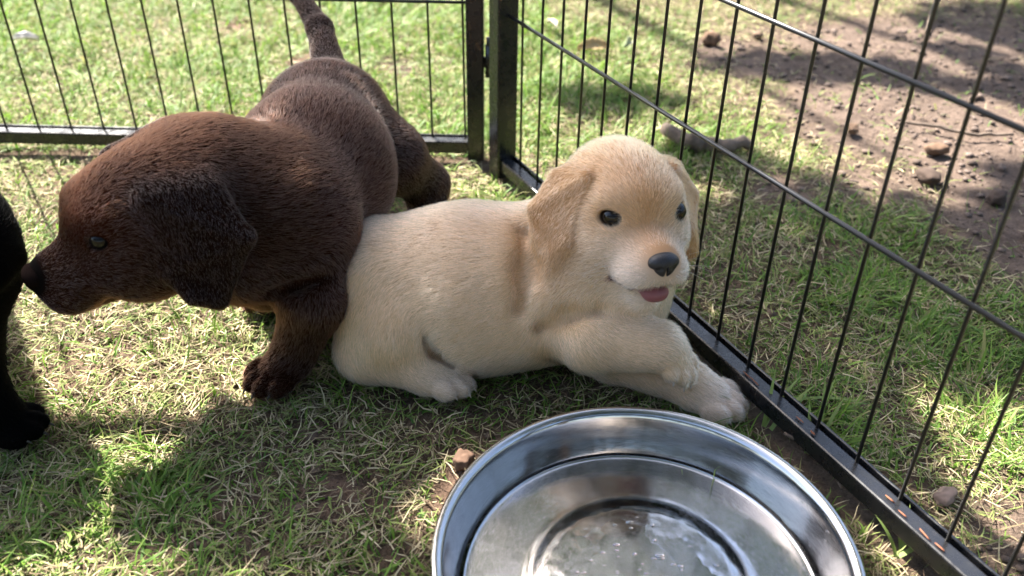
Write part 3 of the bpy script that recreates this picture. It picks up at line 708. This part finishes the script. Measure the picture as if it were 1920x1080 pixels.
# ---- chocolate puppy walking with its head turned
def brown():
    S_ = Shape()
    b = (.025, .0076, .0031); d = (.019, .0066, .0034)
    C = {k: b for k in 'top cheek brow bridge muz lip chin ear'.split()}; C['top'] = (.034, .0090, .0031); C['brow'] = (.05, .0100, .0030); C['ear'] = (.013, .0044, .0022)  # crown and brow reddened to carry the sun's orange glow on the forehead
    hip = atd(618, 205, .80); rib = atd(585, 315, .73); che = atd(520, 400, .665); fl = (.05, 1., .1)
    S_.rc(hip, .043, rib, .056, .03, d, fl); S_.rc(rib, .056, che, .052, .03, b, fl)
    S_.el(atd(620, 335, .75), (.045, .06, .05), None, .03, b, fl)
    hd_o = atd(273, 406, .60)
    HR = frame((-.77, -.54, -.13), roll=.0)
    H = Head(S_, hd_o, HR, 1.04, C, 0., (-1.1, -.8, 0.), {1: (190, 448)}, .68, .50, .45)
    S_.rc(che + [0, -.01, .012], .050, atd(395, 352, .63), .043, .03, b, (1, .4, .0), 1.1); S_.rc(atd(395, 352, .63), .043, hd_o - HR[:, 0] * .015, .039, .03, b, (1, .3, 0), 1.1)
    S_.el(atd(455, 490, .64), (.032, .034, .028), None, .025, b, (.6, .4, -.7), 1.1)
    cl = []
    # left foreleg, carrying the weight
    e = atz(590, 560, .072); w = atz(555, 652, .027)
    S_.rc(atd(578, 450, .665), .034, e, .0225, .02, b, (.1, .1, -1)); S_.rc(e, .0225, w, .0175, .012, b, None, .8)
    cl += paw(S_, atz(528, 692, .0135), (-.6, -.75, 0), (0, 0, 1), 1.08, b)
    # right foreleg, further back
    e = atz(500, 520, .06); w = atz(520, 530, .035)
    S_.rc(atd(470, 450, .70), .032, e, .024, .02, b, (0, 0, -1)); S_.rc(e, .022, w, .018, .012, b); S_.rc(w, .018, atz(512, 545, .014), .016, .01, b)
    cl += paw(S_, atz(512, 548, .0125), (-.7, -.6, 0), (0, 0, 1), 1.0, b)
    # hind legs
    st = atd(728, 295, .80); hk = atd(800, 345, .86)
    S_.rc(atd(648, 238, .80), .042, st, .031, .02, d, (.2, .3, -1)); S_.rc(st, .030, hk, .0195, .014, d, None, .8); ft = atz(800, 418, .018); S_.rc(hk, .0195, ft, .0165, .012, d, None, .8)
    cl += paw(S_, atz(795, 432, .0125), (-.1, -1, 0), (0, 0, 1), 1., d)
    st2 = hip + np.array([-.035, .0, -.045]); hk2 = hip + np.array([-.04, .065, -.075]); S_.rc(hip + [-.02, 0, -.01], .042, st2, .03, .02, d, (0, .2, -1)); S_.rc(st2, .028, hk2, .018, .014, d); ft2 = np.array([hk2[0], hk2[1] - .02, .018]); S_.rc(hk2, .018, ft2, .016, .01, d)
    cl += paw(S_, np.array([ft2[0], ft2[1] - .012, .0125]), (-.1, -1, 0), (0, 0, 1), 1., d)
    S_.groove([(505, 545), (560, 535), (606, 520)], .002, .010, .0)
    # tail carried up
    t0 = atd(620, 140, .83); t1 = atd(600, 55, .88); t2 = atd(560, -10, .92); t3 = atd(505, -75, .95)
    tl = (.016, .0055, .0026); S_.rc(t0, .0165, t1, .012, .02, tl, None, .6); S_.rc(t1, .012, t2, .0088, .008, tl, None, .6); S_.rc(t2, .0088, t3, .005, .008, tl, None, .7)
    c0 = (che + hip) / 2
    return puppy('puppy', 'chocolate brown puppy standing with its head turned and tail up', S_, (c0[0], c0[1], 0), [H], cl,
                 dict(lid=(.012, .009, .009), fur=M['dark_fur'], eye=M['dark_eye'], nosec=(.004, .0025, .002)), nfur=280000, flen=.0060, frad=.00009, lift=.36, tuft=.26, nose_mat=M['brown_nose'], claw_mat=M['dark_claw'])
# ---- black puppy, mostly outside the picture
def black():
    S_ = Shape(); b = (.0018, .0017, .0018); C = {k: b for k in 'top cheek brow bridge muz lip chin ear'.split()}
    hd_o = atd(-112, 478, .60); HR = frame((.05, -.62, -.70)); H = Head(S_, hd_o, HR, .92, C, 0., (0., 0., None))
    che = atd(-200, 590, .60); hip = che + np.array([-.15, .07, .015]); fl = (-1, .4, 0)
    S_.rc(che, .054, hip, .05, .03, b, fl); S_.rc(che + [.01, 0, .02], .045, hd_o - HR[:, 0] * .012, .04, .03, b, fl)
    cl = []
    e = atd(-98, 640, .61); w = atz(-26, 770, .026)
    S_.rc(che + [.02, -.01, -.01], .036, e, .026, .02, b, (0, 0, -1)); S_.rc(e, .026, w, .0205, .012, b, None, .8)
    cl += paw(S_, atz(8, 795, .0140), (.95, .0, 0), (0, 0, 1), 1.02, b)
    for dx, dy in ((-.02, .07),):
        q = np.array([che[0] + dx, che[1] + dy, 0.]); S_.rc(che + [0, .03, -.02], .034, q + [0, 0, .05], .022, .02, b); S_.rc(q + [0, 0, .05], .022, q + [0, 0, .016], .018, .01, b); cl += paw(S_, q + [.008, 0, .013], (1, -.2, 0), (0, 0, 1), 1., b)
    for dy in (-.035, .04):
        q = np.array([hip[0] + .0, hip[1] + dy, 0.]); S_.rc(hip + [0, dy * .8, -.01], .04, q + [.02, 0, .06], .028, .02, b); S_.rc(q + [.02, 0, .06], .026, q + [-.02, 0, .035], .018, .012, b); S_.rc(q + [-.02, 0, .035], .018, q + [-.005, 0, .016], .016, .01, b); cl += paw(S_, q + [.008, 0, .013], (1, -.3, 0), (0, 0, 1), 1., b)
    S_.rc(hip + [-.04, .02, .01], .018, hip + [-.12, .05, .03], .008, .015, b)
    c0 = (che + hip) / 2
    return puppy('puppy', 'black puppy reaching in with one forepaw at the edge of the picture', S_, (c0[0], c0[1], 0), [H], cl,
                 dict(lid=(.003, .003, .003), fur=M['black_fur']), h=.0022, nfur=70000, flen=.0055, frad=.00012, lift=.35, tuft=.4, claw_mat=M['dark_claw'])
yellow(); brown(); black()

# ------------------------------------------------------------------ loose things on the ground
def stick(name, label, pts, rads, cat='stick', group=None):
    pts = [np.asarray(p, float) for p in pts]; P = []; Rr = []
    for a, b, ra, rb in zip(pts[:-1], pts[1:], rads[:-1], rads[1:]):
        for t in np.linspace(0, 1, 6)[:-1]: P.append(a + (b - a) * t + rng.normal(0, 1, 3) * ra * .22); Rr.append((ra + (rb - ra) * t) * rng.uniform(.88, 1.12))
    P.append(pts[-1]); Rr.append(rads[-1]); c = np.mean(P, 0); c[2] = 0
    v, f = tube(np.array(P) - c, Rr, 8); o = put(name, mesh(name, v, f, M['bark'])); o.location = c
    return tag(o, label, cat, group)
stick('stick', 'thick grey brown stick lying in the grass behind the yellow puppy', [atz(1250, 248, .010), atz(1300, 268, .010), atz(1360, 272, .009), atz(1412, 272, .007)], [.0085, .0105, .008, .006])
stick('twig', 'thin curved twig lying on the bare sandy soil', [atz(1690, 228, .006), atz(1760, 238, .005), atz(1820, 252, .005), atz(1900, 252, .004)], [.0018, .0024, .0026, .0016])
stick('twig', 'pale bent twig between the steel bowl and the black rail', [atz(1470, 812, .012), atz(1520, 838, .008), atz(1560, 880, .007), atz(1578, 915, .006)], [.0012, .0014, .0013, .0009])
stick('twig', 'long pale root standing up on the soil by the right fence', [atz(1738, 60, .004), atz(1745, 25, .012), atz(1765, -10, .012)], [.0022, .0026, .0018])
def rock(name, label, px, py, s, col, seed, cat='stone', group=None):
    v, f = rock_mesh(seed, 3, .6); m = M['clod']; me = mesh(name, v * np.array(s), f, m); q = fbm(v, 3, 3, seed)[:, None]; vcol(me, np.array(col) * (.6 + .8 * q))
    o = put(name, me); p = atz(px, py, 0); o.location = (p[0], p[1], s[2] * .55); o.rotation_euler = (0, 0, seed * 1.3); return tag(o, label, cat, group)
rock('stone', 'round brown stone on the shaded soil near the top of the fence', 1334, 80, (.012, .011, .011), (.12, .075, .05), 2)
rock('soil_clod', 'angular brown clod on the sandy soil below the twig', 1756, 285, (.013, .008, .006), (.12, .075, .05), 5, 'clod')
rock('soil_clod', 'small dark clod in the middle of the sandy patch', 1598, 245, (.009, .006, .005), (.14, .09, .06), 6, 'clod')
rock('soil_clod', 'dark crumbly clod in the shade at the right edge', 1868, 375, (.010, .008, .007), (.07, .05, .04), 8, 'clod')
rock('soil_clod', 'broad dark clod half buried in the dry grass beyond the fence', 1740, 335, (.014, .010, .006), (.06, .042, .033), 11, 'clod')
rock('soil_clod', 'reddish clod beside the rim of the bowl', 868, 868, (.007, .006, .005), (.13, .08, .055), 13, 'clod')
rock('soil_clod', 'pale flat clod among the grass outside the right rail', 1770, 935, (.009, .006, .004), (.22, .155, .12), 15, 'clod')
rock('soil_clod', 'small pale clod at the top of the sandy soil', 1420, 70, (.007, .006, .005), (.15, .1, .07), 17, 'clod')
def dry_leaf(label, px, py, L, W, rot, col, tilt=.2):
    nu, nv = 9, 5; V = []; F = []
    for i_ in range(nu):
        t = i_ / (nu - 1); w = W * math.sin(math.pi * min(.98, t * .93 + .04)) ** .8
        for j_ in range(nv):
            s_ = j_ / (nv - 1) * 2 - 1; V.append((L * (t - .5), w * s_ * .5, .006 * s_ * s_ + .006 * math.sin(t * 3) + rng.normal(0, .0006)))
    for i_ in range(nu - 1):
        for j_ in range(nv - 1): a = i_ * nv + j_; F.append((a, a + nv, a + nv + 1, a + 1))
    me = mesh('dry_leaf', V, F, M['straw']); vcol(me, np.repeat(np.array([col]), len(V), 0) * rng.uniform(.8, 1.15, (len(V), 1))); o = put('dry_leaf', me)
    p = atz(px, py, .010); o.location = p; o.rotation_euler = (tilt, .1, rot)
    md = o.modifiers.new('thickness', 'SOLIDIFY'); md.thickness = .0006
    return tag(o, label, 'leaf')
dry_leaf('large tan dry leaf on the lawn just behind the back corner', 1112, 92, .055, .022, .5, (.42, .30, .14), .5)
dry_leaf('narrow pale dry leaf leaning in the grass near the corner post', 1034, 50, .035, .010, 1.9, (.45, .4, .3))
dry_leaf('whitish dry leaf on the lawn at the far left', 48, 78, .035, .016, .3, (.5, .47, .42))
dry_leaf('pale green grey leaf standing behind the right panel', 1175, 85, .03, .012, 1.2, (.3, .3, .2), .6)
# grass shoots growing up against the rail
def shoot(label, px, py, dirs):
    p = atz(px, py, 0); root = empty('grass_shoot', p)
    for hx, hy, L, e in dirs:
        h_ = math.atan2(hy, hx); V = []; c = np.zeros(3); ee = e; sd = np.array([-math.sin(h_), math.cos(h_), 0])
        for k in range(6):
            w = .0017 * (1, .95, .85, .7, .45, .02)[k]; V += [c - sd * w, c + sd * w]; c = c + np.array([math.cos(h_) * math.cos(ee), math.sin(h_) * math.cos(ee), math.sin(ee)]) * L / 5; ee -= .16
        F = [(2 * k, 2 * k + 2, 2 * k + 3, 2 * k + 1) for k in range(5)]
        me = mesh('blade', V, F, M['grass']); vcol(me, np.repeat(np.array([[.2, .27, .07]]), len(V), 0)); o = put('blade', me, root)
    return tag(root, label, 'grass', 'fresh grass shoots along the right rail')
for lb, px, py, dd in [('upright pale grass shoot nearest the outstretched yellow paw by the rail', 1432, 800, [(.2, .6, .045, 1.3), (.6, .5, .05, 1.0)]), ('single grass blade leaning onto the rail beside the shoot nearest the paw', 1445, 806, [(.8, .5, .05, .9)]),
        ('tall pair of grass blades crossing the black rail beside the bowl rim', 1512, 850, [(.5, .8, .06, 1.1), (.1, 1, .04, 1.2)]), ('two yellow green blades standing in front of a fence wire by the bent twig', 1530, 845, [(.2, 1, .055, 1.25), (.5, .6, .045, 1.0)]),
        ('low grass blade lying across the top of the rail just past the paw', 1480, 752, [(1, -.1, .06, .35)]), ('long flat grass blade lying over the rail in the bottom right corner', 1680, 1045, [(1, .35, .055, .3), (-.4, .5, .03, 1.1)]), ('short upright grass shoot between bowl and rail near the bottom edge', 1690, 1030, [(-.3, .8, .035, 1.1), (.2, .6, .03, 1.2)])]:
    shoot(lb, px, py, dd)

# ------------------------------------------------------------------ the tree whose branches shade the pen
SHADE = [(-.155, .39, .08, .055, .42), (-.085, .44, .05, .045, .25), (.05, .53, .08, .065, 1), (.03, .485, .08, .055, 1), (-.06, .545, .07, .045, 1), (-.03, .485, .058, .056, 1), (.06, .28, .15, .14, 1), (-.07, .675, .05, .05, 1), (-.10, .635, .055, .05, 1), (-.13, .79, .06, .07, 1), (-.16, .88, .04, .04, .8), (.13, .49, .16, .13, 1), (.11, .38, .14, .10, 1), (.12, .60, .12, .10, 1), (.32, .70, .17, .17, 1), (.46, .66, .15, .16, 1), (.42, 1.23, .15, .05, .95), (.22, .92, .08, .05, .75), (.62, .82, .12, .12, .8), (.62, 1.18, .12, .04, .6), (.8, 1.45, .16, .1, .7), (.13, 1.08, .08, .04, .6)]
LIT = [(-.03, .43, .03, .035), (.33, .375, .06, .05), (.245, .36, .03, .05), (.5, 1.04, .12, .09), (.40, .46, .05, .03)]
def shade_want(p):
    t = np.zeros(len(p))
    for cx, cy, rx, ry, a in SHADE: t = np.maximum(t, a * (1 - sstep(.75, 1.15, np.hypot((p[:, 0] - cx) / rx, (p[:, 1] - cy) / ry))))
    for cx, cy, rx, ry in LIT: t = t * sstep(.7, 1.2, np.hypot((p[:, 0] - cx) / rx, (p[:, 1] - cy) / ry) + (fbm(p, 20, 2, 3.) - .5) * .8)
    return t
g = scatter(26000, -.6, 1.1, .15, 1.75); w = shade_want(g); g = g[rng.random(len(g)) < w * .5]
hh = rng.uniform(1.5, 2.3, len(g)); lp = np.c_[g, np.zeros(len(g))] + S[None] / S[2] * hh[:, None]
q = rng.normal(0, 1, (9000, 3)); q /= np.linalg.norm(q, axis=1)[:, None]; q = q * (rng.random((9000, 1)) ** .4) * [2.2, 1.7, 1.3] + [-1.5, 4.6, 3.4]
gq = q - S[None] / S[2] * q[:, 2:]; ok = ~((gq[:, 0] > -1.2) & (gq[:, 0] < 1.2) & (gq[:, 1] > -.2) & (gq[:, 1] < 1.9)); q = q[ok]
tree = empty('leafy_tree', (-1.9, 5.0, 0)); tag(tree, 'leafy garden tree whose branches shade the pen from above', 'tree'); tb = np.array([-1.9, 5.0, 0])
v, f = tube([np.array(x) for x in ((0, 0, -.1), (.03, 0, .6), (-.03, .03, 1.4), (.05, -.02, 2.2), (.1, 0, 3.2), (.05, .1, 4.2))], [.15, .12, .105, .09, .06, .02], 12); put('trunk', mesh('trunk', v, f, M['bark']), tree)
for tgt, z0 in (((-.55, 2.4, 2.0), 1.7), ((-.25, 2.6, 2.05), 1.9), ((-.3, 3.1, 2.1), 2.1), ((-2.9, 5.6, 3.6), 2.3), ((-1.2, 5.9, 3.6), 2.4), ((-2.9, 4.2, 3.4), 2.0)):
    a = np.array([0, 0, z0]); b = np.array(tgt) - tb; m1 = a + (b - a) * .35 + [0, 0, .18]; m2 = a + (b - a) * .7 + [0, 0, .14]
    v, f = tube([a, m1, m2, b], [.045, .03, .018, .005], 8); put('bough', mesh('bough', v, f, M['bark']), tree)
rq = rng.uniform([-.25, 1.6, 1.7], [1.1, 2.9, 2.4], (4200, 3)); rq = rq[fbm(rq, 4, 2, 4.) > .44]
allp = np.concatenate([lp, rq, q]) - tb; n = len(allp); Ls = rng.uniform(.045, .075, n)
ax = rng.normal(0, 1, (n, 3)); ax[:, 2] *= .5; ax /= np.linalg.norm(ax, axis=1)[:, None]; nn = rng.normal(0, 1, (n, 3)) + S[None] * 1.6; nn -= ax * (nn * ax).sum(1)[:, None]; nn /= np.linalg.norm(nn, axis=1)[:, None]; sd = np.cross(ax, nn)
sh = [(-.5, 0, 0), (-.18, .30, .07), (.2, .25, .06), (.5, 0, -.04), (.2, -.25, .06), (-.18, -.30, .07)]
LV = np.stack([allp + (ax * a + sd * b + nn * c) * Ls[:, None] for a, b, c in sh], 1).reshape(-1, 3); o_ = np.arange(n)[:, None] * 6
lme = mesh_np('leaves', LV, np.concatenate([o_ + [[0, 1, 2, 3]], o_ + [[0, 3, 4, 5]]]), M['leaf'], False)
vcol(lme, np.repeat(mixc((.04, .085, .015), (.09, .15, .03), rng.random(n)), 6, 0)); lo_ = put('leaves', lme, tree, smooth=False); lo_['kind'] = 'stuff'

# ------------------------------------------------------------------ unseen hedges, added to darken what the steel bowl reflects
def foliage(name, P, L, parent, c0=(.025, .05, .012), c1=(.06, .10, .025)):
    n = len(P); Ls = L * rng.uniform(.7, 1.3, n); a = rng.normal(0, 1, (n, 3)); a /= np.linalg.norm(a, axis=1)[:, None]; b = rng.normal(0, 1, (n, 3)); b -= a * (a * b).sum(1)[:, None]; b /= np.linalg.norm(b, axis=1)[:, None]; c = np.cross(a, b)
    v = np.stack([P + (a * x + b * y + c * z) * Ls[:, None] for x, y, z in sh], 1).reshape(-1, 3); o = np.arange(n)[:, None] * 6
    me = mesh_np(name, v, np.concatenate([o + [[0, 1, 2, 3]], o + [[0, 3, 4, 5]]]), M['leaf'], False); vcol(me, np.repeat(mixc(c0, c1, rng.random(n)), 6, 0)); ob = put(name, me, parent, smooth=False); ob['kind'] = 'stuff'; return ob
def added_hedge(label, a, b, h, w, n):
    a = np.array([*a, 0.]); b = np.array([*b, 0.]); d = b - a; L = np.linalg.norm(d); d /= L; sd = np.array([-d[1], d[0], 0]); c = (a + b) / 2; root = empty('added_hedge', c); tag(root, label, 'added_hedge', 'unseen hedges added round the garden')
    u = rng.uniform(-L / 2, L / 2, n); ang = rng.uniform(0, math.pi, n); r_ = rng.uniform(.82, 1.08, n) + (fbm(np.c_[u, ang], 1.5, 2) - .5) * .25
    P = d * u[:, None] + sd * (np.cos(ang) * w * r_)[:, None]; P[:, 2] = h * (.5 + .5 * np.sin(ang)) * r_ * rng.uniform(0, 1, n) ** .35
    foliage('foliage', P, .12, root, (.010, .020, .008), (.026, .042, .015))
    for k in range(int(L / 1.0)):
        q = d * (-L / 2 + .5 + k) ; v, f = tube([q, q + [.03, 0, h * .4], q + [0, .04, h * .8]], [.03, .022, .008], 6); put('stem', mesh('stem', v, f, M['bark']), root)
added_hedge('unseen tall dark hedging added behind the viewer to darken the bowl reflection', (-5, -2.6), (5, -2.6), 2.3, .55, 9000)
added_hedge('unseen hedging added along the far right of the garden', (5.2, -2.2), (5.2, 7), 2.0, .5, 6000)
added_hedge('unseen tall hedging added at the far end to darken the bowl reflection', (-5, 8.6), (6, 8.6), 5.5, .8, 14000)

q = rng.normal(0, 1, (15000, 3)); q /= np.linalg.norm(q, axis=1)[:, None]; q = q * (rng.random((15000, 1)) ** .4) * [2.6, 2.3, .9] + [.9, -1.0, 3.1]  # unseen second tree, its crown added overhead to hold back sky light
gq = q - S[None] / S[2] * q[:, 2:]; q = q[~((gq[:, 0] > -1.3) & (gq[:, 0] < 1.5) & (gq[:, 1] > -.1) & (gq[:, 1] < 2.0))]
tb2 = np.array([1.9, -1.7, 0]); added_tree = empty('leafy_tree', tb2); tag(added_tree, 'unseen leafy tree added behind the viewer, its low crown blocking sky light', 'tree')
v, f = tube([np.array(x) for x in ((0, 0, -.1), (.02, 0, .8), (-.03, .03, 1.7), (-.2, .1, 2.6), (-.5, .3, 3.4))], [.16, .12, .1, .07, .02], 12); put('trunk', mesh('trunk', v, f, M['bark']), added_tree)
for tgt, z0 in (((.2, .3, 2.9), 1.9), ((-.9, -.9, 3.1), 2.1), ((1.2, .6, 2.9), 2.0), ((2.9, -1.2, 3.2), 2.0), ((1., -2.6, 3.2), 2.1)):
    a = np.array([0, 0, z0]); b = np.array(tgt) - tb2; v, f = tube([a, a + (b - a) * .35 + [0, 0, .15], a + (b - a) * .7 + [0, 0, .1], b], [.05, .035, .02, .006], 8); put('bough', mesh('bough', v, f, M['bark']), added_tree)
foliage('leaves', q - tb2, .085, added_tree)
print("TRIS", sum(sum(len(p.vertices) - 2 for p in m.polygons) if len(m.polygons) < 3000 else len(m.loops) - 2 * len(m.polygons) for m in {o.data for o in scene.objects if o.type == "MESH"}))
